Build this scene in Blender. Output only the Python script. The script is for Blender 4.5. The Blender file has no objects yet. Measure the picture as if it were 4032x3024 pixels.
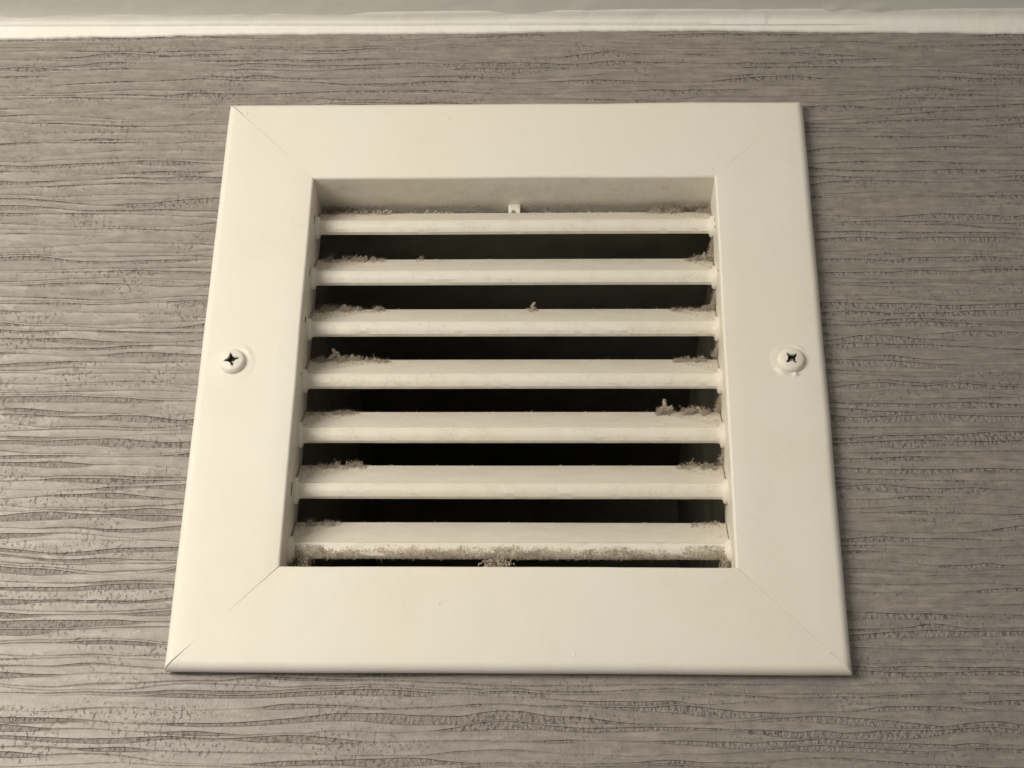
import bpy, bmesh, math, random
import numpy as np
from mathutils import Vector, noise

sc = bpy.context.scene
COL = sc.collection
random.seed(7)
RNG = np.random.default_rng(11)
MM = 0.001

# ------------------------------------------------------------------ camera
cam_d = bpy.data.cameras.new("camera")
cam = bpy.data.objects.new("camera", cam_d)
COL.objects.link(cam)
cam.location = (0.0161, -0.4397, -0.2267)
cam.rotation_euler = (2.0355, -0.0140, 0.0286)
cam_d.sensor_width = 36.0
cam_d.lens = 6060.0 / 4032.0 * 36.0
cam_d.clip_start = 0.01
cam_d.clip_end = 20.0
sc.camera = cam

# ------------------------------------------------------------------ room light
world = bpy.data.worlds.new("World")
sc.world = world
world.use_nodes = True
bg = world.node_tree.nodes["Background"]
bg.inputs["Color"].default_value = (1.0, 0.965, 0.88, 1)
bg.inputs["Strength"].default_value = 0.21

lamp_d = bpy.data.lights.new("ceiling_lamp", "AREA")
lamp_d.shape = "DISK"
lamp_d.size = 0.42
lamp_d.energy = 4.5
lamp_d.color = (1.0, 0.922, 0.79)
lamp = bpy.data.objects.new("ceiling_lamp", lamp_d)
COL.objects.link(lamp)
lamp.location = (-0.43, -0.53, 0.01)
d = Vector((0, 0, -0.02)) - Vector(lamp.location)
lamp.rotation_euler = d.to_track_quat("-Z", "Y").to_euler()

sc.view_settings.view_transform = "Standard"
sc.view_settings.look = "None"
sc.view_settings.exposure = 0.0
sc.view_settings.gamma = 1.0


# ------------------------------------------------------------------ helpers
def mesh_obj(name, verts, faces, mats, parent=None, smooth=True, sharp=35, midx=None):
    me = bpy.data.meshes.new(name)
    me.from_pydata(verts, [], faces)
    for m in (mats if isinstance(mats, (list, tuple)) else [mats]):
        me.materials.append(m)
    if midx is not None:
        me.polygons.foreach_set("material_index", midx)
    if smooth:
        me.polygons.foreach_set("use_smooth", [True] * len(me.polygons))
        if sharp:
            me.set_sharp_from_angle(angle=math.radians(sharp))
    me.update()
    o = bpy.data.objects.new(name, me)
    COL.objects.link(o)
    if parent is not None:
        o.parent = parent
    return o


def tag(o, label=None, cat=None, group=None, kind=None):
    if label: o["label"] = label
    if cat: o["category"] = cat
    if group: o["group"] = group
    if kind: o["kind"] = kind
    return o


def new_mat(name):
    m = bpy.data.materials.new(name)
    m.use_nodes = True
    nt = m.node_tree
    b = nt.nodes["Principled BSDF"]
    return m, nt, b


def N(nt, typ, **kw):
    n = nt.nodes.new(typ)
    for k, v in kw.items():
        if k in n.inputs:
            n.inputs[k].default_value = v
        else:
            setattr(n, k, v)
    return n


def mixrgb(nt, fac, a, b, blend="MIX"):
    n = nt.nodes.new("ShaderNodeMix")
    n.data_type = "RGBA"
    n.blend_type = blend
    for sock, v in ((n.inputs[0], fac), (n.inputs[6], a), (n.inputs[7], b)):
        if hasattr(v, "is_output"):
            nt.links.new(v, sock)
        elif isinstance(v, (int, float)):
            sock.default_value = v
        else:
            sock.default_value = (*v, 1)
    return n.outputs[2]


def ramp(nt, src, lo, hi, a=0.0, b=1.0):
    n = nt.nodes.new("ShaderNodeMapRange")
    n.inputs["From Min"].default_value = lo
    n.inputs["From Max"].default_value = hi
    n.inputs["To Min"].default_value = a
    n.inputs["To Max"].default_value = b
    nt.links.new(src, n.inputs["Value"])
    return n.outputs["Result"]


def math_n(nt, op, a, b=None):
    n = nt.nodes.new("ShaderNodeMath")
    n.operation = op
    for i, v in enumerate((a, b)):
        if v is None:
            continue
        if hasattr(v, "is_output"):
            nt.links.new(v, n.inputs[i])
        else:
            n.inputs[i].default_value = v
    return n.outputs[0]


def pos(nt, scale=(1, 1, 1)):
    g = nt.nodes.new("ShaderNodeNewGeometry")
    mp = nt.nodes.new("ShaderNodeMapping")
    mp.inputs["Scale"].default_value = scale
    nt.links.new(g.outputs["Position"], mp.inputs["Vector"])
    return mp.outputs["Vector"]


def tex_noise(nt, vec, scale, detail=3.0, rough=0.55):
    n = nt.nodes.new("ShaderNodeTexNoise")
    n.inputs["Scale"].default_value = scale
    n.inputs["Detail"].default_value = detail
    n.inputs["Roughness"].default_value = rough
    nt.links.new(vec, n.inputs["Vector"])
    return n.outputs["Fac"]


def bump(nt, bsdf, height, dist, strength=1.0):
    n = nt.nodes.new("ShaderNodeBump")
    n.inputs["Strength"].default_value = strength
    n.inputs["Distance"].default_value = dist
    nt.links.new(height, n.inputs["Height"])
    nt.links.new(n.outputs["Normal"], bsdf.inputs["Normal"])
    return n


# ------------------------------------------------------------------ materials
def paint_material(name, base, dirt=0.0, rough=0.46, peel=0.00006):
    m, nt, b = new_mat(name)
    v = pos(nt)
    cloud = tex_noise(nt, v, 22, 2)
    c = mixrgb(nt, ramp(nt, cloud, 0.35, 0.65), base, tuple(x * y for x, y in zip(base, (1.0, 0.985, 0.955))))
    if dirt > 0:
        d1 = tex_noise(nt, v, 160, 4, 0.65)
        d2 = tex_noise(nt, v, 900, 3, 0.6)
        f = math_n(nt, "MULTIPLY", ramp(nt, d1, 0.45, 0.75), ramp(nt, d2, 0.35, 0.7))
        c = mixrgb(nt, math_n(nt, "MULTIPLY", f, min(dirt, 0.5)), c, (0.40, 0.33, 0.25))
    smudge = math_n(nt, "MULTIPLY", ramp(nt, tex_noise(nt, v, 48, 4, 0.65), 0.50, 0.72), ramp(nt, tex_noise(nt, v, 700, 3, 0.6), 0.35, 0.7))
    c = mixrgb(nt, math_n(nt, "MULTIPLY", smudge, 0.14), c, (0.52, 0.46, 0.36))
    nt.links.new(c, b.inputs["Base Color"])
    b.inputs["Specular IOR Level"].default_value = 0.36
    r = tex_noise(nt, v, 300, 2)
    nt.links.new(ramp(nt, r, 0.3, 0.7, rough - 0.05, rough + 0.07), b.inputs["Roughness"])
    h = math_n(nt, "ADD", tex_noise(nt, v, 520, 3, 0.6), math_n(nt, "MULTIPLY", tex_noise(nt, v, 70, 2), 4.0))
    bump(nt, b, h, peel, 1.0)
    return m


PAINT = paint_material("cream_gloss_paint", (0.80, 0.775, 0.715))
SLAT_PAINT = paint_material("dusty_slat_paint", (0.78, 0.75, 0.685), dirt=0.45, rough=0.45, peel=0.00009)
COLLAR_PAINT = paint_material("grimy_collar_paint", (0.77, 0.735, 0.66), dirt=0.61, rough=0.5, peel=0.00012)
CAULK = paint_material("white_ceiling_paint", (0.84, 0.835, 0.81), rough=0.5, peel=0.00015)


def blade_material():
    # painted blade carrying a thin, patchy deposit of settled dust
    m, nt, b = new_mat("dust_filmed_blade_paint")
    v = pos(nt)
    v2 = pos(nt, (0.35, 1, 1))
    f = tex_noise(nt, v2, 260, 5, 0.7)
    g = tex_noise(nt, v, 1500, 3, 0.6)
    sx = nt.nodes.new("ShaderNodeSeparateXYZ")
    nt.links.new(v, sx.inputs[0])
    settle = ramp(nt, sx.outputs["Y"], 0.0075, 0.0140, 0.55, 1.5)
    film = math_n(nt, "MULTIPLY", ramp(nt, f, 0.30, 0.72), ramp(nt, g, 0.2, 0.75, 0.5, 1.0))
    film = math_n(nt, "MULTIPLY", film, settle)
    c = mixrgb(nt, ramp(nt, film, 0, 1, 0.10, 0.60), (0.76, 0.73, 0.665), (0.53, 0.475, 0.395))
    nt.links.new(c, b.inputs["Base Color"])
    b.inputs["Roughness"].default_value = 0.75
    b.inputs["Specular IOR Level"].default_value = 0.3
    bump(nt, b, math_n(nt, "ADD", f, g), 0.00012, 0.8)
    return m


BLADE = blade_material()


def ceiling_material():
    m, nt, b = new_mat("ceiling_paint")
    v = pos(nt)
    a = tex_noise(nt, v, 120, 4, 0.6)
    c = mixrgb(nt, ramp(nt, a, 0.3, 0.7), (0.88, 0.875, 0.83), (0.83, 0.82, 0.78))
    nt.links.new(c, b.inputs["Base Color"])
    b.inputs["Roughness"].default_value = 0.6
    h = math_n(nt, "ADD", a, math_n(nt, "MULTIPLY", tex_noise(nt, v, 700, 3), 0.35))
    bump(nt, b, h, 0.0002, 0.5)
    return m


CEIL = ceiling_material()


def wallpaper_material():
    m, nt, b = new_mat("embossed_taupe_wallpaper")
    v = pos(nt)
    at = nt.nodes.new("ShaderNodeAttribute")
    at.attribute_name = "recess"
    rec = at.outputs["Fac"]
    # printed colour
    tone = tex_noise(nt, pos(nt, (0.3, 1, 1)), 30, 2)
    flat = mixrgb(nt, ramp(nt, tone, 0.35, 0.65), (0.332, 0.296, 0.276), (0.288, 0.261, 0.242))
    grain = tex_noise(nt, v, 1500, 3, 0.65)
    mott = tex_noise(nt, pos(nt, (0.55, 1, 1)), 420, 4, 0.7)
    flat = mixrgb(nt, ramp(nt, grain, 0.3, 0.7, 0.0, 0.55), flat, (0.205, 0.180, 0.162))
    flat = mixrgb(nt, ramp(nt, mott, 0.40, 0.66, 0.0, 0.85), flat, (0.195, 0.171, 0.153))
    streak = tex_noise(nt, pos(nt, (0.16, 1, 1)), 520, 3, 0.6)
    flat = mixrgb(nt, ramp(nt, streak, 0.50, 0.70, 0.0, 0.55), flat, (0.400, 0.359, 0.328))
    flat = mixrgb(nt, ramp(nt, streak, 0.48, 0.32, 0.0, 0.5), flat, (0.205, 0.183, 0.164))
    pit = tex_noise(nt, pos(nt, (1.0, 1, 0.75)), 900, 4, 0.62)
    patch = tex_noise(nt, pos(nt, (0.5, 1, 1.6)), 110, 2)
    spk = math_n(nt, "MULTIPLY", ramp(nt, pit, 0.49, 0.59), ramp(nt, patch, 0.32, 0.54))
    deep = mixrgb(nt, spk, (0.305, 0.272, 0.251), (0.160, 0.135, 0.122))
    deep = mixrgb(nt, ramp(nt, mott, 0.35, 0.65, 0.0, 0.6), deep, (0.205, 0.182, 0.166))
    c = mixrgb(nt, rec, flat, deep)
    # a few worn pits on the raised bands too
    pat2 = tex_noise(nt, pos(nt, (0.45, 1, 1.8)), 75, 2)
    wear = math_n(nt, "MULTIPLY", math_n(nt, "MULTIPLY", ramp(nt, pit, 0.56, 0.64), ramp(nt, pat2, 0.44, 0.66)), 0.55)
    c = mixrgb(nt, wear, c, (0.150, 0.132, 0.118))
    nt.links.new(c, b.inputs["Base Color"])
    b.inputs["Roughness"].default_value = 0.46
    b.inputs["IOR"].default_value = 1.54
    b.inputs["Specular IOR Level"].default_value = 0.95
    hp = math_n(nt, "MULTIPLY", math_n(nt, "ADD", rec, wear), ramp(nt, pit, 0.35, 0.65, 0.0, 1.0))
    h = math_n(nt, "SUBTRACT", math_n(nt, "ADD", math_n(nt, "MULTIPLY", grain, 0.30), math_n(nt, "MULTIPLY", mott, 0.45)), hp)
    bump(nt, b, h, 0.00034, 1.0)
    return m


WALLPAPER = wallpaper_material()


def plain(name, col, rough=0.8, spec=0.3, scale=150, dim=0.72):
    m, nt, b = new_mat(name)
    v = pos(nt)
    f = tex_noise(nt, v, scale, 4)
    c = mixrgb(nt, ramp(nt, f, 0.3, 0.7), col, tuple(x * dim for x in col))
    nt.links.new(c, b.inputs["Base Color"])
    b.inputs["Roughness"].default_value = rough
    b.inputs["Specular IOR Level"].default_value = spec
    return m


DUCT = plain("dark_duct_metal", (0.25, 0.238, 0.19), 0.9, 0.1, 45, 0.6)
RECESS = plain("shade_dark_recess", (0.05, 0.043, 0.035), 0.7)  # dark metal plus the shade deep in the recess, both in the colour
SLOT = plain("slot_shade_dark", (0.03, 0.026, 0.02), 0.9, 0.1)


def dust_material(name, light, mid, dark):
    m, nt, b = new_mat(name)
    v = pos(nt)
    c = mixrgb(nt, ramp(nt, tex_noise(nt, v, 1300, 3), 0.3, 0.7), light, mid)
    c = mixrgb(nt, ramp(nt, tex_noise(nt, v, 330, 3), 0.42, 0.66, 0.0, 0.7), c, dark)
    nt.links.new(c, b.inputs["Base Color"])
    b.inputs["Roughness"].default_value = 1.0
    b.inputs["Specular IOR Level"].default_value = 0.05
    return m


DUST = dust_material("grey_brown_dust", (0.66, 0.585, 0.49), (0.46, 0.40, 0.325), (0.36, 0.31, 0.255))
PALE_DUST = dust_material("pale_settled_dust", (0.73, 0.66, 0.565), (0.56, 0.49, 0.405), (0.34, 0.295, 0.24))



# ------------------------------------------------------------------ smooth 1-D noise
def wave(xs, seed, wl, amp, octaves=2):
    r = np.random.default_rng(seed)
    out = np.zeros_like(xs)
    for o in range(octaves):
        w = wl / (1.9 ** o)
        i0 = math.floor(xs.min() / w) - 2
        n = int(math.ceil((xs.max() - xs.min()) / w)) + 5
        k = r.uniform(-1, 1, n + 3)
        t = xs / w - i0
        i = np.clip(np.floor(t).astype(int), 0, n)
        f = t - np.floor(t)
        f = f * f * (3 - 2 * f)
        out += amp / (2.1 ** o) * (k[i] * (1 - f) + k[i + 1] * f)
    return out


# ------------------------------------------------------------------ wall with embossed wallpaper
def build_wall():
    xs = np.concatenate([[-1.5, -0.8, -0.5], np.arange(-0.30, 0.3001, 0.0011), [0.5, 0.8, 1.5]])
    xw = np.clip(xs, -0.32, 0.32)
    DEPTH = 0.00014
    r = np.random.default_rng(5)
    rows = []                                  # (z array, y array, recess array)
    z = -0.26
    rows.append((np.full_like(xs, -1.5), np.zeros_like(xs), np.zeros_like(xs)))
    prev = np.full_like(xs, z)
    k = 0
    while z < 0.1375:
        k += 1
        thin = r.random() < 0.40
        pitch = r.uniform(0.0012, 0.0020) if thin else r.uniform(0.0023, 0.0038)
        z += pitch
        mean = r.uniform(-0.0003, 0.0002) if thin else r.uniform(-0.0001, 0.0012)
        ctr = z + wave(xw, 1000 + k, 0.044, 0.0014, 3)
        th = mean + wave(xw, 3000 + k, 0.030, 0.0016 if not thin else 0.0006, 3)
        th = np.where(th > 0.0004, th, 0.0004 * np.exp(np.clip((th - 0.0004) / 0.0012, -9, 0)))
        th = np.clip(th, 0.00002, 0.0029)
        lo = np.maximum(ctr - th * 0.5, prev + 0.00035)
        hi = lo + th
        dep = DEPTH * np.clip((th - 0.00004) / 0.0005, 0, 1)
        s = np.clip(th / 0.0007, 0, 1)
        e = np.minimum(0.00010, th * 0.3)
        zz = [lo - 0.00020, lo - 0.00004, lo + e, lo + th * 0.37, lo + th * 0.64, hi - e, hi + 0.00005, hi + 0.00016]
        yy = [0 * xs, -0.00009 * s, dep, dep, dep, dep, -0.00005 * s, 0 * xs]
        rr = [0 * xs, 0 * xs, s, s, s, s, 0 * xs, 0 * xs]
        for a, b_, c in zip(zz, yy, rr):
            rows.append((np.maximum(a, prev + 0.00002), b_, c))
            prev = rows[-1][0]
    Z = np.array([q[0] for q in rows]); Y = np.array([q[1] for q in rows]); R = np.array([q[2] for q in rows])
    # the wall itself is not perfectly flat
    Y = Y + 0.0
    X = np.broadcast_to(xs, Z.shape)
    nr, nc = Z.shape
    verts = np.stack([X, Y, Z], -1).reshape(-1, 3)
    idx = np.arange(nr * nc).reshape(nr, nc)
    q = np.stack([idx[:-1, :-1], idx[:-1, 1:], idx[1:, 1:], idx[1:, :-1]], -1).reshape(-1, 4)
    inside = (np.abs(verts[:, 0]) < 0.0735) & (np.abs(verts[:, 2]) < 0.0755)
    q = q[~inside[q].any(1)]
    me = bpy.data.meshes.new("wall")
    me.vertices.add(len(verts)); me.vertices.foreach_set("co", verts.astype(np.float32).ravel())
    me.loops.add(q.size); me.loops.foreach_set("vertex_index", q.ravel().astype(np.int32))
    me.polygons.add(len(q))
    me.polygons.foreach_set("loop_start", (np.arange(len(q)) * 4).astype(np.int32))
    me.polygons.foreach_set("use_smooth", np.ones(len(q), bool))
    me.update(calc_edges=True)
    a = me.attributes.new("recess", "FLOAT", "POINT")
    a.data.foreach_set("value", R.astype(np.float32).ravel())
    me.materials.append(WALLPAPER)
    me.set_sharp_from_angle(angle=math.radians(22))
    o = bpy.data.objects.new("wall", me)
    COL.objects.link(o)
    tag(o, "grey taupe wallpaper wall embossed with wavy horizontal bands", kind="structure")
    return o


build_wall()


# ------------------------------------------------------------------ ceiling and its painted bead
def interp(tab, xs):
    return np.interp(xs, [p[0] * MM for p in tab], [p[1] * MM for p in tab])


EDGE = [(-400, 132.6), (-188, 134.4), (-162, 134.8), (-144, 135.1), (-135, 135.0), (-105, 135.75), (-69, 135.85), (-38, 135.5),
        (-9, 135.5), (26, 136.1), (61, 136.1), (78, 135.85), (95, 135.2), (112, 134.7), (141, 134.45), (181, 133.5), (400, 131.5)]
LINE = [(-400, 141.5), (-189, 139.7), (-58, 138.75), (61, 137.7), (127, 137.25), (181, 136.8), (400, 135)]
TOP = [(-400, 142.3), (-188, 140.95), (-58, 140.5), (-3, 140.7), (61, 140.75), (181, 139.8), (400, 138.5)]

xs = np.concatenate([[-1.5, -0.6], np.arange(-0.30, 0.3001, 0.0008), [0.6, 1.5]])
xc = np.clip(xs, -0.3, 0.3)
wob = wave(xc, 71, 0.012, 0.00022, 3) + wave(xc, 72, 0.0022, 0.00012, 2)
edge_z = interp(EDGE, xc) + wob
line_z = interp(LINE, xc) + wave(xc, 73, 0.05, 0.00012, 2)
top_z = interp(TOP, xc) + wave(xc, 74, 0.02, 0.00025, 3)
fade = np.clip((0.128 - xc) / 0.012, 0, 1)            # the groove is smoothed over at the right
step = 0.0007 * fade
bul = 0.0004 * wave(xc, 75, 0.03, 1.0, 3) * (xc > 0.09)
prof = [(edge_z - 0.0001, 0.0005 + 0 * xs), (edge_z, -0.0004 + 0 * xs), (edge_z + 0.0004, -0.0008 + 0 * xs),
        (line_z - 0.0003, -0.0010 - 0.0003 * (1 - fade)), (line_z, -0.0008 - 0.0006 * (1 - fade)), (line_z + 0.00012, -0.0009 - 0.00055 * (1 - fade) - step),
        (line_z * 0.6 + top_z * 0.4, -0.0016 - 0.0003 * (1 - fade) - step * 0.6 + bul), (line_z * 0.25 + top_z * 0.75, -0.0026 + bul), (top_z, -0.0043 + bul),
        (top_z + 0.0003, -0.0060 + 0 * xs), (top_z + 0.0012, -0.0064 + 0 * xs)]
V, F = [], []
nc = len(xs)
for zz, yy in prof:
    V += list(zip(xs.tolist(), yy.tolist(), zz.tolist()))
for r_ in range(len(prof) - 1):
    for c_ in range(nc - 1):
        a = r_ * nc + c_
        F.append((a, a + 1, a + nc + 1, a + nc))
bead = mesh_obj("caulk_bead", V, F, CAULK, sharp=60)
tag(bead, "uneven white painted caulk bead between grey wallpaper and ceiling", "caulk bead")

ys = np.concatenate([-np.arange(0.0, 0.0301, 0.0006), [-0.05, -0.1, -0.3, -0.8, -1.8]])
xs2 = np.concatenate([[-1.5, -0.5], np.arange(-0.26, 0.2601, 0.0016), [0.5, 1.5]])
V, F = [], []
tz = np.interp(xs2, xs, interp(TOP, xc)) + 0.00025
for y in ys:
    for x, z in zip(xs2, tz):
        near = math.exp(-((y + 0.012) / 0.02) ** 2)
        h = (noise.noise((x * 60, y * 160, 0.3)) * 0.00012 + noise.noise((x * 210, y * 400, 1.3)) * 0.00005) * near
        bump_r = 0.0004 * math.exp(-((x - 0.128) / 0.0045) ** 2 - ((y + 0.0065) / 0.0022) ** 2) + 0.0004 * math.exp(-((x - 0.113) / 0.0025) ** 2 - ((y + 0.0060) / 0.0015) ** 2)
        V.append((x, y, z + h - bump_r))
nc = len(xs2)
for r_ in range(len(ys) - 1):
    for c_ in range(nc - 1):
        a = r_ * nc + c_
        F.append((a, a + 1, a + nc + 1, a + nc))
ceiling = mesh_obj("ceiling", V, F, CEIL, sharp=0)
tag(ceiling, "pale grey painted ceiling above the wallpaper", kind="structure")


# ------------------------------------------------------------------ duct behind the vent
def box(bm_v, bm_f, x0, x1, y0, y1, z0, z1):
    i = len(bm_v)
    bm_v += [(x0, y0, z0), (x1, y0, z0), (x1, y1, z0), (x0, y1, z0), (x0, y0, z1), (x1, y0, z1), (x1, y1, z1), (x0, y1, z1)]
    bm_f += [(i, i + 3, i + 2, i + 1), (i + 4, i + 5, i + 6, i + 7), (i, i + 1, i + 5, i + 4), (i + 1, i + 2, i + 6, i + 5), (i + 2, i + 3, i + 7, i + 6), (i + 3, i, i + 4, i + 7)]


V, F = [], []
box(V, F, -0.0728, 0.0728, 0.0012, 0.26, -0.0745, 0.0745)
F = [f for f in F if f != (0, 1, 5, 4)]              # open towards the vent
duct = mesh_obj("duct", V, F, DUCT, smooth=False)
tag(duct, "dark rectangular duct cavity behind the vent slats", "duct")

# ------------------------------------------------------------------ the air vent
W, H, RW = 0.1000, 0.1016, 0.0320
YF = -0.0052                                          # front of the frame
YB = 0.0166                                           # back of the collar
vent = bpy.data.objects.new("air_vent", None)
COL.objects.link(vent)
vent.location = (0, 0, 0)
tag(vent, "square cream painted louvred air vent with mitred frame on grey wallpaper", "air vent")


def arc(cx, cy, r, a0, a1, n):
    return [(cx + r * math.cos(math.radians(a0 + (a1 - a0) * i / n)), cy + r * math.sin(math.radians(a0 + (a1 - a0) * i / n))) for i in range(n + 1)]


def rail_profile():
    p = [(0.0009, -0.0002)]
    p += arc(0.0028, YF + 0.0028, 0.0028, 180, 270, 7)       # outer bullnose
    p += [(0.009, YF), (0.017, YF + 0.00006), (0.025, YF)]
    p += arc(RW - 0.0009, YF + 0.0009, 0.0009, 270, 360, 5)  # inner edge
    p += [(RW, -0.0005), (RW, 0.006), (RW, 0.0115), (RW, YB), (RW - 0.0012, YB), (RW - 0.0012, -0.0002)]
    return p


PROF = rail_profile()


def rail(side, gap0, gap1, lift, seed):
    """one mitred side of the frame with its collar return; gap0/gap1 open the mitre towards the outside"""
    n = 46
    V, F = [], []
    horiz = side in ("top", "bottom")
    half = W if horiz else H
    m = len(PROF)
    for i in range(n + 1):
        t = i / n
        for j, (u, y) in enumerate(PROF):
            g0 = 0.00003 + 0.00010 * max(0.0, noise.noise((u * 130, seed * 5.3, 0.5))) + gap0 * max(0.0, 1 - u / 0.0085) ** 0.7
            g1 = 0.00003 + 0.00010 * max(0.0, noise.noise((u * 130, seed * 7.9, 3.5))) + gap1 * max(0.0, 1 - u / 0.0085) ** 0.7
            s = (-(half - u) + g0) * (1 - t) + (half - u - g1) * t
            w = 0.00017 * noise.noise((s * 28, seed * 3.7, u * 20)) + 0.00004 * noise.noise((s * 160, seed, 0.2))
            uu = u + (w * 1.5 if u < 0.004 or u > 0.030 else 0)
            yy = y - lift + (w if y < -0.001 else 0)
            if u < 0.0012 and y > -0.001:
                yy = y
            if side == "top": P = (s, yy, H - uu)
            elif side == "bottom": P = (s, yy, -H + uu)
            elif side == "left": P = (-W + uu, yy, s)
            else: P = (W - uu, yy, s)
            V.append(P)
    for i in range(n):
        for j in range(m):
            a, b = i * m + j, i * m + (j + 1) % m
            f = (a, b, b + m, a + m)
            F.append(f if side in ("bottom", "right") else f[::-1])
    F.append(tuple(range(m)) if side not in ("bottom", "right") else tuple(range(m))[::-1])
    F.append(tuple(range(n * m, n * m + m)) if side in ("bottom", "right") else tuple(range(n * m, n * m + m))[::-1])
    return V, F


def nub(V, F, c, r, n=8):
    """a low lens of paint standing a little proud of the frame face"""
    i = len(V)
    rx, ry, rz = r
    V.append((c[0], c[1] - ry, c[2]))
    for k, (q, h) in enumerate(((0.5, 0.75), (0.85, 0.3), (1.0, -0.4))):
        for a in range(n):
            t = 2 * math.pi * a / n
            wv = 1 + 0.25 * math.sin(3 * t + c[0] * 900)
            V.append((c[0] + rx * q * wv * math.cos(t), c[1] - ry * h, c[2] + rz * q * wv * math.sin(t)))
    for a in range(n):
        b = (a + 1) % n
        F.append((i, i + 1 + b, i + 1 + a))
        for k in range(2):
            F.append((i + 1 + k * n + a, i + 1 + k * n + b, i + 1 + (k + 1) * n + b, i + 1 + (k + 1) * n + a))


RAILS = {"top": (0.00010, 0.00002, 0.00000, 1), "bottom": (0.00038, 0.00004, 0.00007, 2),
         "left": (0.00036, 0.00020, 0.00003, 3), "right": (0.00004, 0.00002, 0.00010, 4)}
NUBS = {"top": [((-0.0230, YF, 0.0943), (0.0011, 0.00022, 0.0010)), ((-0.0610, YF, 0.0713), (0.0005, 0.0001, 0.0012)), ((0.0672, YF, 0.0725), (0.0007, 0.00025, 0.0010)), ((-0.0935, YF, 0.0966), (0.0007, 0.00025, 0.0011))],
        "bottom": [((0.0935, YF, -0.0955), (0.0010, 0.0002, 0.0006)), ((-0.02, YF, -0.081), (0.0006, 0.0001, 0.0006)), ((0.02, YF, -0.0965), (0.0005, 0.0001, 0.0007))],
        "left": [((-0.078, YF, -0.038), (0.0006, 0.0001, 0.0007)), ((-0.0855, YF, -0.068), (0.0007, 0.00013, 0.0008)), ((-0.0705, YF, -0.051), (0.0007, 0.0002, 0.0018)), ((-0.08, YF, 0.018), (0.0006, 0.0001, 0.0009))],
        "right": [((0.0845, YF, 0.047), (0.0004, 0.0001, 0.0005)), ((0.0715, YF, -0.020), (0.0006, 0.00015, 0.0008)), ((0.090, YF, -0.036), (0.0005, 0.0001, 0.0006))]}
for side, (g0, g1, lift, seed) in RAILS.items():
    V, F = rail(side, g0, g1, lift, seed)
    for c, r in NUBS[side]:
        nub(V, F, (c[0], c[1] - lift + 0.00002, c[2]), (r[0], r[1] * 0.6, r[2]))
    m_ = len(PROF)
    mi = [1 if f_ < 46 * m_ and f_ % m_ >= m_ - 7 and f_ % m_ < m_ - 2 else 0 for f_ in range(len(F))]
    mesh_obj("frame_rail", V, F, [PAINT, COLLAR_PAINT], vent, sharp=38, midx=mi)

# ------------------------------------------------------------------ slats
#        crease z, back-edge z (mm)
SLATS = [(60.05, 65.93), (39.95, 48.57), (20.35, 28.87), (1.07, 9.65), (-18.23, -9.62), (-37.50, -28.73), (-57.33, -48.30)]
YC = 0.0066


def ybk(i):
    return 0.0112 if i == 0 else 0.0135


def slat_profile(c, zb, YBK):
    k = 1.22
    fr = [(0.0066, c), (0.0070, c - 0.00042), (0.0061, c - 0.00046), (0.0050, c - 0.0008 * k), (0.0046, c - 0.0016 * k), (0.0045, c - 0.0025 * k),
          (0.0049, c - 0.0035 * k), (0.0058, c - 0.0042 * k), (0.0071, c - 0.0044 * k), (0.0083, c - 0.0037 * k), (0.0088, c - 0.0022 * k)]
    dx, dz = YBK - YC, zb - c
    L = math.hypot(dx, dz)
    nx, nz = dz / L, -dx / L                       # towards the back and down
    t = 0.0012
    up = [(YBK + nx * t, zb + nz * t), (YBK + nx * 0.0006 + dx / L * 0.0002, zb + nz * 0.0006 + dz / L * 0.0002), (YBK, zb)]
    mid = [(YC + dx * q, c + dz * q) for q in (0.75, 0.5, 0.25, 0.08)]
    return fr + up + mid


XE = 0.0677


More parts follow.
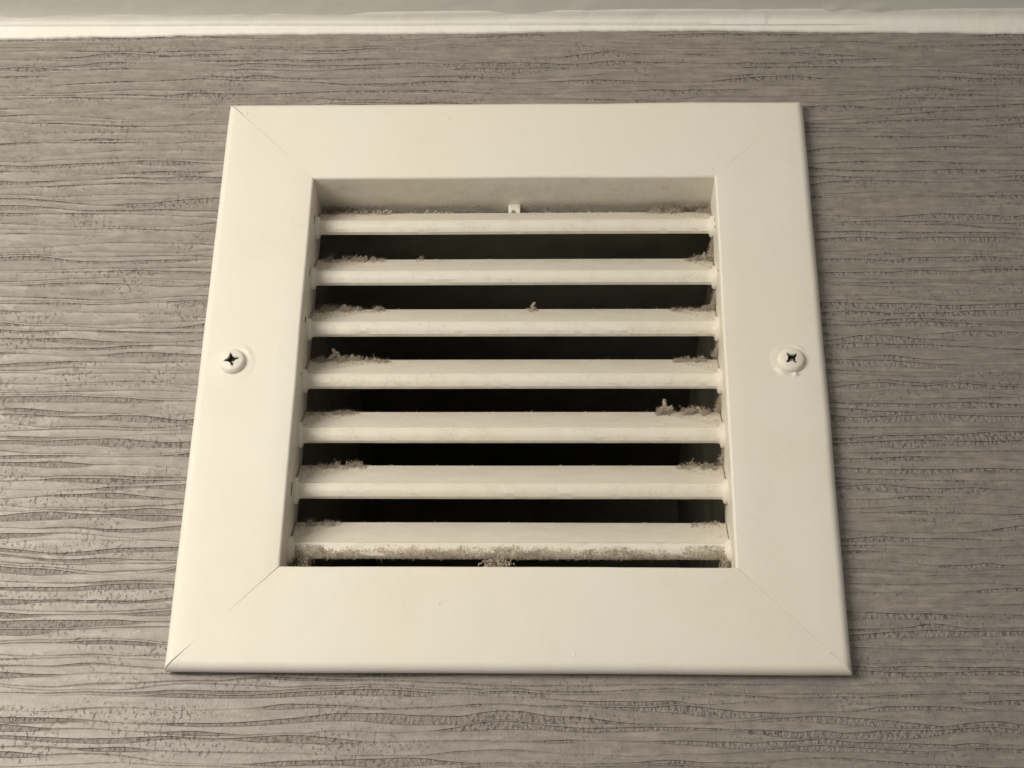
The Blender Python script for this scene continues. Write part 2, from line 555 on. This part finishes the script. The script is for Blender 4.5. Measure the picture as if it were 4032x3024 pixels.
def slat(i):
    c, zb = SLATS[i][0] * MM, SLATS[i][1] * MM
    pr = slat_profile(c, zb, ybk(i))
    m, n = len(pr), 150
    V, F, mi = [], [], []
    for a in range(n + 1):
        x = -XE + 2 * XE * a / n
        sag = 0.00010 * noise.noise((x * 14, i * 5.1, 0))
        lump = noise.noise((x * 120, i * 9.1, 3.3))
        for j, (y, z) in enumerate(pr):
            w = 0.00006 * noise.noise((x * 330, i * 4.3, j * 0.7)) + 0.00004 * lump
            if 2 <= j <= 10:                       # paint fillet flaring into the end lugs
                g = 1 + 0.34 * max(0.0, (abs(x) - 0.0653) / 0.0024) ** 2
                y = 0.0070 + (y - 0.0070) * g; z = (c - 0.0027) + (z - c + 0.0027) * g
            V.append((x, y + (w if 2 <= j <= 8 else 0), z + sag + (w if 6 <= j <= 8 else 0)))
    for a in range(n):
        for j in range(m):
            p, q = a * m + j, a * m + (j + 1) % m
            F.append((p, p + m, q + m, q))
            mi.append(1 if j >= 13 else 0)
    F.append(tuple(range(m))); mi.append(0)
    F.append(tuple(range(n * m, n * m + m))[::-1]); mi.append(0)
    o = mesh_obj("slat", V, F, [SLAT_PAINT, BLADE], vent, sharp=30, midx=mi)
    for s in (-1, 1):                              # rounded lug that rivets each end into the collar
        V, F = [], []
        nn = 20
        rings = [(0.0682, 1.0), (0.0672, 1.0), (0.0668, 0.93), (0.0666, 0.78)]
        cy, cz = 0.0070, c - 0.0027
        for (x, q) in rings:
            for k in range(nn):
                t = 2 * math.pi * k / nn
                wv = 1 + 0.06 * math.sin(2 * t + i + s)
                V.append((s * x, cy + 0.0036 * q * wv * math.cos(t), cz + 0.0041 * q * wv * math.sin(t)))
        for r_ in range(3):
            for k in range(nn):
                p, p2 = r_ * nn + k, r_ * nn + (k + 1) % nn
                f = (p, p2, p2 + nn, p + nn)
                F.append(f if s < 0 else f[::-1])
        F.append(tuple(range(3 * nn, 4 * nn)) if s < 0 else tuple(range(3 * nn, 4 * nn))[::-1])
        mesh_obj("end_lug", V, F, SLAT_PAINT, o, sharp=50)
    return o


for i in range(7):
    slat(i)

# dark slivers on the collar, painting in the shade of slots beside some lugs
for (s, y, zc, hy, hz) in ((-1, 0.0022, 57.8, 0.00022, 1.7), (-1, 0.0020, 37.3, 0.00026, 2.4), (-1, 0.0016, 18.3, 0.00022, 1.1), (-1, 0.0018, -1.6, 0.0002, 0.5), (-1, 0.0024, -41.6, 0.00024, 2.4),
                           (1, 0.0024, 57.2, 0.00030, 0.5), (1, 0.0022, 54.2, 0.0003, 0.5), (1, 0.0006, 36.3, 0.00025, 0.5)):
    V, F = [], []
    n = 10
    for xo in (0.0681, 0.06793):
        for k in range(n):
            t = 2 * math.pi * k / n
            V.append((s * xo, y + hy * math.cos(t), zc * MM + hz * MM * math.copysign(abs(math.sin(t)) ** 0.6, math.sin(t))))
    for k in range(n):
        F.append((k, (k + 1) % n, n + (k + 1) % n, n + k))
    F.append(tuple(range(n, 2 * n)))
    mesh_obj("slot", V, F, SLOT, vent, smooth=False)


# ------------------------------------------------------------------ little hollow lugs of the missing damper
def arch_lug(xc, z_root, up):
    """arched stub with a round hole, hanging from the soffit (up=-1) or standing on the ledge (up=1)"""
    y0, y1 = 0.0113, 0.0155
    R, r, hgt = 0.0021, 0.00095, 0.0035
    n = 24
    out, inn = [], []
    for k in range(n):
        t = 2 * math.pi * k / n
        cx, cz = math.cos(t), math.sin(t)
        inn.append((r * cx, r * cz))
        if cz >= 0:
            out.append((R * max(-1, min(1, cx * 1.25)), hgt if abs(cx) < 0.8 else hgt * abs(cz) / 0.6))
        else:
            out.append((R * cx, R * cz))
    V, F = [], []
    b = 0.0003
    rings = [(out, y1, 1.0), (out, y0 + b, 1.0), (out, y0, 0.9), (inn, y0, 1.15), (inn, y0 + b, 1.0), (inn, y1 - 0.0004, 1.0)]
    for ring, y, q in rings:
        for (x, z) in ring:
            V.append((xc + x * q, y, z_root - up * (-(hgt) if False else 0) + (-up) * (z * q - hgt)))
    for r_ in range(len(rings) - 1):
        for k in range(n):
            p, p2 = r_ * n + k, r_ * n + (k + 1) % n
            f = (p, p + n, p2 + n, p2)
            F.append(f if up < 0 else f[::-1])
    mi = [0] * len(F)
    F.append(tuple(range(5 * n, 6 * n))); mi.append(1)  # dark end face paints in the shade inside the hole
    mesh_obj("damper_lug", V, F, [PAINT, RECESS], vent, sharp=45, midx=mi)


arch_lug(-0.0001, 0.0698, -1)
arch_lug(-0.0035, -0.0698, 1)


# ------------------------------------------------------------------ screws
def screw(xc, zc, ang, seed, halo):
    """painted pan head with a cross recess, sunk in a ridge of old paint; a polar height map"""
    V, F, mi = [], [], []
    rad = [0.0001, 0.0003, 0.00045] + [0.0006 + 0.00008 * k for k in range(24)] + [0.0027, 0.0030, 0.0033, 0.0036, 0.00385, 0.00405, 0.0042, 0.00428, 0.00432, 0.0045, 0.0048, 0.0052, 0.0056, 0.0060, 0.0066, 0.0074, 0.0084]
    n = 120
    RH = 0.0043

    def height(r, t):
        x, z = r * math.cos(t), r * math.sin(t)
        if r <= 0.00429:
            h = 0.0009 * (1 - (r / RH) ** 2.2) + 0.0010 * min(1.0, max(0.0, (RH - r) / (0.16 * RH))) ** 0.5 + 0.0004
            h += 0.00005 * noise.noise((x * 900, z * 900, seed))
            ca, sa = math.cos(ang), math.sin(ang)
            u, v = x * ca + z * sa, -x * sa + z * ca
            L_ = 0.0024
            star = 1 - ((abs(u) / L_) ** 0.62 + (abs(v) / L_) ** 0.62)
            arms = max(min(0.00036 - abs(v), 0.00200 - abs(u)), min(0.00036 - abs(u), 0.00200 - abs(v)))
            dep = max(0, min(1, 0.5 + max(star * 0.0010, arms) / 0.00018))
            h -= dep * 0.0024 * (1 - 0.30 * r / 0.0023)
            return h, dep
        q = (r - RH) / 0.0041
        base = halo(r, t) + 0.00006 * noise.noise((x * 500, z * 500, seed + 4))
        k = max(0, 1 - q)
        return base * k - 0.00015 * q * q + (0.00006 if q < 0.9 else -0.0001), 0
    V.append((xc, YF - height(0, 0)[0], zc))
    dv = [1]
    for r in rad:
        for k in range(n):
            t = 2 * math.pi * k / n
            h, dp = height(r, t)
            V.append((xc + r * math.cos(t), YF - h - 0.00004, zc + r * math.sin(t)))
            dv.append(dp)
    for k in range(n):
        k2 = (k + 1) % n
        F.append((0, 1 + k, 1 + k2))
        for r_ in range(len(rad) - 1):
            F.append((1 + r_ * n + k, 1 + (r_ + 1) * n + k, 1 + (r_ + 1) * n + k2, 1 + r_ * n + k2))
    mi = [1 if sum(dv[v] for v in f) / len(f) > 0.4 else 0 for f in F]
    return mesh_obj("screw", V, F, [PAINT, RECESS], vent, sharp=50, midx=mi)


def halo_left(r, t):
    d_ = math.degrees(t) % 360
    g = math.exp(-((d_ - 42) / 26) ** 2) * math.exp(-((r - 0.0060) / 0.0006) ** 2) * 0.00055
    return g + 0.00002


def halo_right(r, t):
    d_ = math.degrees(t) % 360
    g = 0.00022 * math.exp(-((r - 0.0057) / 0.0007) ** 2) * (0.35 + 0.65 * (0.5 + 0.5 * math.cos(math.radians(d_ - 190))))
    g += math.exp(-((d_ - 228) / 24) ** 2) * math.exp(-((r - 0.0049) / 0.0007) ** 2) * 0.0009
    g += math.exp(-((d_ - 283) / 9) ** 2) * math.exp(-((r - 0.0049) / 0.0006) ** 2) * 0.0009
    g += math.exp(-((d_ - 60) / 18) ** 2) * math.exp(-((r - 0.0055) / 0.0007) ** 2) * 0.0004
    return g


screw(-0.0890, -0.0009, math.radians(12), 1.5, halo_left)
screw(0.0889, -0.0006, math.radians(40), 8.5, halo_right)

# ------------------------------------------------------------------ dust
PHI = (1 + 5 ** 0.5) / 2
ICO_V = np.array([(-1, PHI, 0), (1, PHI, 0), (-1, -PHI, 0), (1, -PHI, 0), (0, -1, PHI), (0, 1, PHI), (0, -1, -PHI), (0, 1, -PHI), (PHI, 0, -1), (PHI, 0, 1), (-PHI, 0, -1), (-PHI, 0, 1)]) / math.sqrt(1 + PHI * PHI)
ICO_F = np.array([(0, 11, 5), (0, 5, 1), (0, 1, 7), (0, 7, 10), (0, 10, 11), (1, 5, 9), (5, 11, 4), (11, 10, 2), (10, 7, 6), (7, 1, 8), (3, 9, 4), (3, 4, 2), (3, 2, 6), (3, 6, 8), (3, 8, 9), (4, 9, 5), (2, 4, 11), (6, 2, 10), (8, 6, 7), (9, 8, 1)])


class Fluff:
    def __init__(self):
        self.v, self.f, self.n = [], [], 0

    def grain(self, c, r):
        s = r * RNG.uniform(0.55, 1.35, 3)
        v = ICO_V * RNG.uniform(0.7, 1.3, (12, 1)) * s + np.asarray(c)
        self.v.append(v); self.f.append(ICO_F + self.n); self.n += 12

    def fibre(self, c, length, dirn, w=0.00004):
        pts = [np.asarray(c, float)]
        dv = np.asarray(dirn, float); dv /= np.linalg.norm(dv)
        for _ in range(4):
            dv = dv + RNG.normal(0, 0.55, 3); dv /= np.linalg.norm(dv)
            pts.append(pts[-1] + dv * length / 4)
        a = RNG.normal(0, 1, 3); a /= np.linalg.norm(a)
        b = np.cross(a, dv); b /= (np.linalg.norm(b) + 1e-9)
        ring = []
        for i, p in enumerate(pts):
            q = w * (1 - 0.15 * i)
            ring += [p + a * q, p - a * q * 0.5 + b * q * 0.87, p - a * q * 0.5 - b * q * 0.87]
        fs = []
        for i in range(4):
            for k in range(3):
                k2 = (k + 1) % 3
                fs += [(i * 3 + k, i * 3 + k2, i * 3 + 3 + k2), (i * 3 + k, i * 3 + 3 + k2, i * 3 + 3 + k)]
        self.v.append(np.array(ring)); self.f.append(np.array(fs) + self.n); self.n += 15

    def tuft(self, c, h, dirn=(0, 0, 1), r=0.00022):
        """a branching chain of granules with a few fibres, growing from c"""
        p = np.asarray(c, float)
        dv = np.asarray(dirn, float)
        n = max(2, int(h / (r * 1.1)))
        for i in range(n):
            self.grain(p, r * RNG.uniform(0.55, 1.2) * (1 - 0.35 * i / n))
            p = p + (dv * 0.9 + RNG.normal(0, 0.6, 3)) * r * 1.1
            if RNG.random() < 0.6:
                self.fibre(p, RNG.uniform(0.0004, 0.0013), RNG.normal(0, 1, 3) + dv * 0.5, 0.000022)

    def build(self, name, mat=None):
        v = np.concatenate(self.v); f = np.concatenate(self.f)
        me = bpy.data.meshes.new(name)
        me.vertices.add(len(v)); me.vertices.foreach_set("co", v.astype(np.float32).ravel())
        me.loops.add(f.size); me.loops.foreach_set("vertex_index", f.ravel().astype(np.int32))
        me.polygons.add(len(f)); me.polygons.foreach_set("loop_start", (np.arange(len(f)) * 3).astype(np.int32))
        me.update(calc_edges=True)
        me.materials.append(mat or DUST)
        o = bpy.data.objects.new(name, me)
        COL.objects.link(o)
        return o


def blade_pt(i, x, v, off=0.0):
    """a point on the upper face of slat i; v runs 0 at the crease to 1 at the back edge"""
    c, zb = SLATS[i][0] * MM, SLATS[i][1] * MM
    dx, dz = ybk(i) - YC, zb - c
    L = math.hypot(dx, dz)
    return np.array((x * MM, YC + dx * v - dz / L * off, c + dz * v + dx / L * off))


ORD = ["first", "second", "third", "fourth", "fifth", "sixth", "bottom"]
# slat, x range (mm), rows of (x, height mm) along the back edge, spread down the blade, label
CLUMPS = [
    (1, -66.5, -44, [(-66, .7), (-60, 1.0), (-55, 1.3), (-50, 1.7), (-46, 1.0), (-44, .2)], 260, "grey fluffy dust lying at the left end of the second slat"),
    (2, -66.5, -43, [(-66, .6), (-60, 1.4), (-57, 2.0), (-52, 1.2), (-46, 1.1), (-43, .2)], 300, "matted dust bank at the left end of the third slat"),
    (3, -66.5, -40, [(-66, .8), (-62, 1.6), (-59.8, 4.2), (-58, 3.0), (-55, 1.2), (-53.6, 2.0), (-50, .6), (-46, .8), (-40, .2)], 330, "tall ragged dust clump at the left end of the fourth slat"),
    (4, -67, -49, [(-67, .7), (-60, 1.0), (-55, .7), (-49, .1)], 160, "low dust bank at the left end of the fifth slat"),
    (5, -66.5, -46.5, [(-66, .8), (-58, .5), (-53, 1.6), (-50, 1.2), (-46.5, .1)], 190, "dust peaks at the left end of the sixth slat"),
    (6, -67.5, -53, [(-67, 1.0), (-60, .8), (-57, .5), (-53, .2)], 120, "thin dust scraps at the left end of the bottom slat"),
    (0, -67.5, -43, [(-67, 1.0), (-60, .5), (-56, .9), (-50, .6), (-43, .3)], 150, "dust flakes on the top slat under the shaded left corner"),
    (0, 44, 67.8, [(44, .3), (50, 1.4), (54, 1.2), (58, .5), (64, 1.4), (67.8, 2.2)], 230, "dust fluff at the right end of the top slat"),
    (1, 58, 67.8, [(58, .4), (62, 1.6), (65, 2.4), (67.8, 3.0)], 240, "grainy dust heap in the right corner of the second slat"),
    (2, 52, 67.8, [(52, .2), (58, .7), (62, .7), (65, 1.3), (67.8, 2.2)], 200, "thin grainy dust line at the right end of the third slat"),
    (3, 53, 67.8, [(53, .2), (58, 1.0), (60, 1.3), (64, .8), (67.8, 1.0)], 220, "low dust ridge at the right end of the fourth slat"),
    (4, 47, 67.8, [(47, .4), (49, 2.2), (50, 4.8), (51.5, 2.4), (54, .8), (58, 1.2), (61, 2.0), (64, 1.6), (67.8, 1.4)], 420, "large dust heap with a tall spike at the right end of the fifth slat"),
    (5, 53, 67.8, [(53, .3), (58, .8), (62, .7), (65, 1.2), (67.8, 1.0)], 190, "small dark dust bits at the right end of the sixth slat"),
    (6, 57, 67.8, [(57, .2), (60, .9), (63, .3), (67.8, .4)], 70, "sparse dust bits at the right end of the bottom slat"),
    (2, 4.5, 8.6, [(4.5, .3), (6.0, 1.2), (6.8, 2.6), (7.6, 1.2), (8.6, .2)], 26, "single small dust peak near the middle of the third slat"),
    (1, -33.5, -29.5, [(-33.5, .2), (-31.3, 1.4), (-29.5, .2)], 14, "tiny dust speck left of centre on the second slat"),
]
for (i, x0, x1, hp, n, label) in CLUMPS:
    fl = Fluff()
    hx = [p[0] for p in hp]; hh = [p[1] for p in hp]
    nc_ = max(2, int((x1 - x0) / 1.1))
    cen = RNG.uniform(x0, x1, nc_); amp = np.clip(RNG.lognormal(-0.15, 0.55, nc_), 0.2, 1.6); vv = RNG.uniform(0.80, 1.0, nc_)
    for _ in range(int(n * 1.8)):
        q = RNG.integers(nc_)
        x = np.clip(cen[q] + RNG.normal(0, 0.55), x0, x1)
        h = min(np.interp(x, hx, hh) * 1.5 * MM * amp[q], 0.0017)
        fl.tuft(blade_pt(i, x, min(1.0, vv[q] + RNG.normal(0, 0.05))), h * RNG.uniform(0.1, 1.25), (RNG.normal(0, .5), RNG.normal(0, .35), 1), RNG.uniform(0.00009, 0.00022))
    for (px, ph) in hp:                          # the tall peaks are ragged cones of fluff
        if ph >= 1.9:
            for q_ in range(int(6.5 * ph)):
                u = (q_ + RNG.random()) / (6.5 * ph)
                bc = blade_pt(i, px, 0.93) + np.array((0.35 * math.sin(u * 7 + px) + RNG.normal(0, 0.12 + 0.8 * (1 - u) ** 2), RNG.normal(0, 0.4), u * ph)) * MM
                br = RNG.uniform(0.28, 0.55) * MM * (1 - 0.3 * u)
                for _ in range(34):
                    p = bc + RNG.normal(0, 0.5, 3) * br
                    if abs(p[0]) < 0.0678:
                        fl.grain(p, RNG.uniform(0.00008, 0.00021))
                        if RNG.random() < 0.12:
                            fl.fibre(p, RNG.uniform(0.0004, 0.0009), RNG.normal(0, 1, 3), 0.00003)
    for _ in range(n // 2):
        x = RNG.uniform(x0, x1)
        fl.fibre(blade_pt(i, x, RNG.uniform(0.7, 1.0)), RNG.uniform(0.0006, 0.0015), (RNG.normal(0, 1), RNG.normal(0, .4), RNG.uniform(0.1, 1)), 0.00003)
    side = -1 if x0 < -40 else (1 if x1 > 60 else 0)
    if side:                                     # dust thinning out down the blade from the corner
        span = abs(x1 - x0)
        for _ in range(n * 3):
            q = RNG.random() ** 1.6
            x = side * 67.6 - side * q * span
            v = 1 - RNG.random() * (0.9 * (1 - q) + 0.1)
            fl.grain(blade_pt(i, x, v, 0.00002), RNG.uniform(0.00005, 0.00013))
    o = fl.build("dust_clump")
    tag(o, label, "dust clump", "dust clumps on the vent slats")

# dust clinging to the collar sides between the slats
COLLAR = [(1, 66.9, 47, 56, 620, "dust fringe on the right collar wall between the top and second slats"),
          (1, 67.2, 28.5, 36, 320, "dust fringe on the right collar wall between the second and third slats"),
          (1, 67.2, -10, -2.8, 420, "dust fringe on the right collar wall between the fourth and fifth slats"),
          (1, 67.2, 10.0, 16.5, 200, "dust fringe on the right collar wall between the third and fourth slats"),
          (1, 67.2, -29.0, -22.5, 160, "dust fringe on the right collar wall between the fifth and sixth slats")]
for (s, xm, z0, z1, n, label) in COLLAR:
    fl = Fluff()
    for _ in range(n):
        z = RNG.uniform(z0, z1)
        t = (z - z0) / (z1 - z0)
        w = (1.9 * (1 - t) ** 2 + 0.6) * MM * (0.5 + abs(math.sin(z * 1.9 + z0)))
        y = RNG.uniform(0.0095, 0.0150)
        fl.tuft((0.0681, y, z * MM), w * RNG.uniform(0.2, 1.0), (-1, RNG.normal(0, .3), RNG.normal(0, .3)), RNG.uniform(0.0001, 0.0002))
    tag(fl.build("dust_clump"), label, "dust clump", "dust clumps on the vent slats")

# dust crust on the front lip of the bottom slat
c7 = SLATS[6][0] * MM
fl = Fluff()
for _ in range(42000):
    x = RNG.uniform(-0.0660, 0.0678)
    th = math.radians(RNG.uniform(-95, 25))
    edge = math.radians(-6 + 34 * noise.noise((x * 130, 1.7, 0)) + 18 * noise.noise((x * 520, 4.7, 0)) + (22 if x > 0.054 else 0) + (18 if x < -0.057 else 0))
    dens = 0.55 + 0.6 * noise.noise((x * 300, th * 2.0, 2.2)) + 0.55 * noise.noise((x * 70, 3.1, 9.2))
    soft = max(0.0, min(1.0, 0.5 - (th - edge) / 0.9))
    if RNG.random() > soft * soft * (3 - 2 * soft) + 0.02 or RNG.random() > dens:
        continue
    thick = RNG.uniform(0, 0.00012) + 0.00022 * max(0, noise.noise((x * 420, th * 2.5, 7.7)))
    p = (x, 0.0068 - (0.0023 + thick) * math.cos(th), c7 - 0.0028 + (0.0027 + thick) * math.sin(th))
    fl.grain(p, RNG.uniform(0.00004, 0.00013))
    if RNG.random() < 0.035:
        fl.fibre(p, RNG.uniform(0.0004, 0.0012), (RNG.normal(0, 1), -0.5, RNG.normal(-0.4, 0.6)), 0.000022)
    if RNG.random() < 0.02:
        fl.tuft(p, RNG.uniform(0.0002, 0.0009), (RNG.normal(0, .5), -0.6, -0.7), 0.00014)
tag(fl.build("dust_crust", PALE_DUST), "crust of grey dust along the front lip of the bottom slat", "dust")

fl = Fluff()
for (xa, xb, hh_, n) in ((-55.5, -51, .9, 60), (-50, -43, 1.1, 150), (-31.5, -21.5, .8, 150), (-38, -33, .5, 50), (-18, -8, .35, 60), (3, 14, .4, 70), (18, 44, .45, 170)):
    for _ in range(n):
        x = RNG.uniform(xa, xb)
        p = blade_pt(0, x, 1.0) + np.array((0, RNG.uniform(0.0004, 0.0022), RNG.uniform(-0.1, 2.0) * hh_ * MM * (0.4 + 0.6 * abs(math.sin(x * 1.3)))))
        fl.grain(p, RNG.uniform(0.00012, 0.00032))
        if RNG.random() < 0.3:
            fl.fibre(p, RNG.uniform(0.0005, 0.0012), RNG.normal(0, 1, 3), 0.000025)
tag(fl.build("dust_crust", PALE_DUST), "broken line of pale dust flakes along the back of the top slat", "dust")

for (xa, xb, ln, n, label) in ((-67.6, -55.0, 2.4, 330, "shaded dust tangle in the upper left corner under the soffit"), (49.0, 67.6, 1.7, 380, "ragged dust fringe in the upper right corner under the soffit")):
    fl = Fluff()
    for _ in range(n):
        x = RNG.uniform(xa, xb)
        k = abs(math.sin(x * 0.9)) * 0.7 + 0.3 * RNG.random()
        fl.tuft((x * MM, RNG.uniform(0.0122, 0.0164), 0.0696), RNG.uniform(0.05, 1.0) * ln * k * MM, (RNG.normal(0, .45), RNG.normal(-.1, .3), -1), RNG.uniform(0.00010, 0.00021))
    tag(fl.build("dust_clump"), label, "dust clump", "dust clumps on the vent slats")

HANG = [(-3.4, 4.2, 6.0, 420, "hanging dust mat under the middle of the bottom slat"),
        (-63.2, 2.6, 6.0, 260, "hanging dust blob under the left end of the bottom slat"),
        (66.5, 1.8, 4.6, 240, "hanging dust tangle under the right end of the bottom slat")]
for (xc_, hw, ln, n, label) in HANG:
    fl = Fluff()
    for _ in range(n):
        x = xc_ + RNG.normal(0, hw * 0.45)
        k = RNG.random()
        fl.tuft((x * MM * (1 if abs(x) < 67.6 else 67.6 / abs(x)), 0.0050 + 0.004 * RNG.random(), c7 - 0.0046 - k * ln * MM * 0.8), RNG.uniform(0.0003, 0.0012), (RNG.normal(0, .5), 0, -1), RNG.uniform(0.00012, 0.00026))
    tag(fl.build("dust_clump", PALE_DUST if abs(xc_) < 20 else DUST), label, "dust clump", "dust clumps on the vent slats")

# loose specks everywhere
fl = Fluff()
for i in range(7):
    for _ in range(110):
        fl.grain(blade_pt(i, RNG.uniform(-66, 66), RNG.uniform(0.15, 1.0) ** 0.6, 0.00002), RNG.uniform(0.00004, 0.00013))
    for _ in range(14):
        fl.tuft(blade_pt(i, RNG.uniform(-60, 60), 1.0), RNG.uniform(0.0001, 0.0004), (0, 0, 1), RNG.uniform(0.0001, 0.0002))
for _ in range(900):                                 # along the back of the soffit
    x = RNG.uniform(-0.066, 0.066)
    fl.grain((x, RNG.uniform(0.0115, 0.0166), 0.0695), RNG.uniform(0.00006, 0.0002))
for x, ln in ((11.8, .9), (-20.5, .5), (33.5, .5), (43.5, .7), (46.5, .4)):
    for _ in range(7):
        fl.tuft((x * MM + RNG.normal(0, .0002), 0.0062, c7 - 0.0050), ln * MM, (0, 0, -1), 0.00016)
tag(fl.build("dust"), "loose grey dust specks scattered over the slats", "dust", kind="stuff")
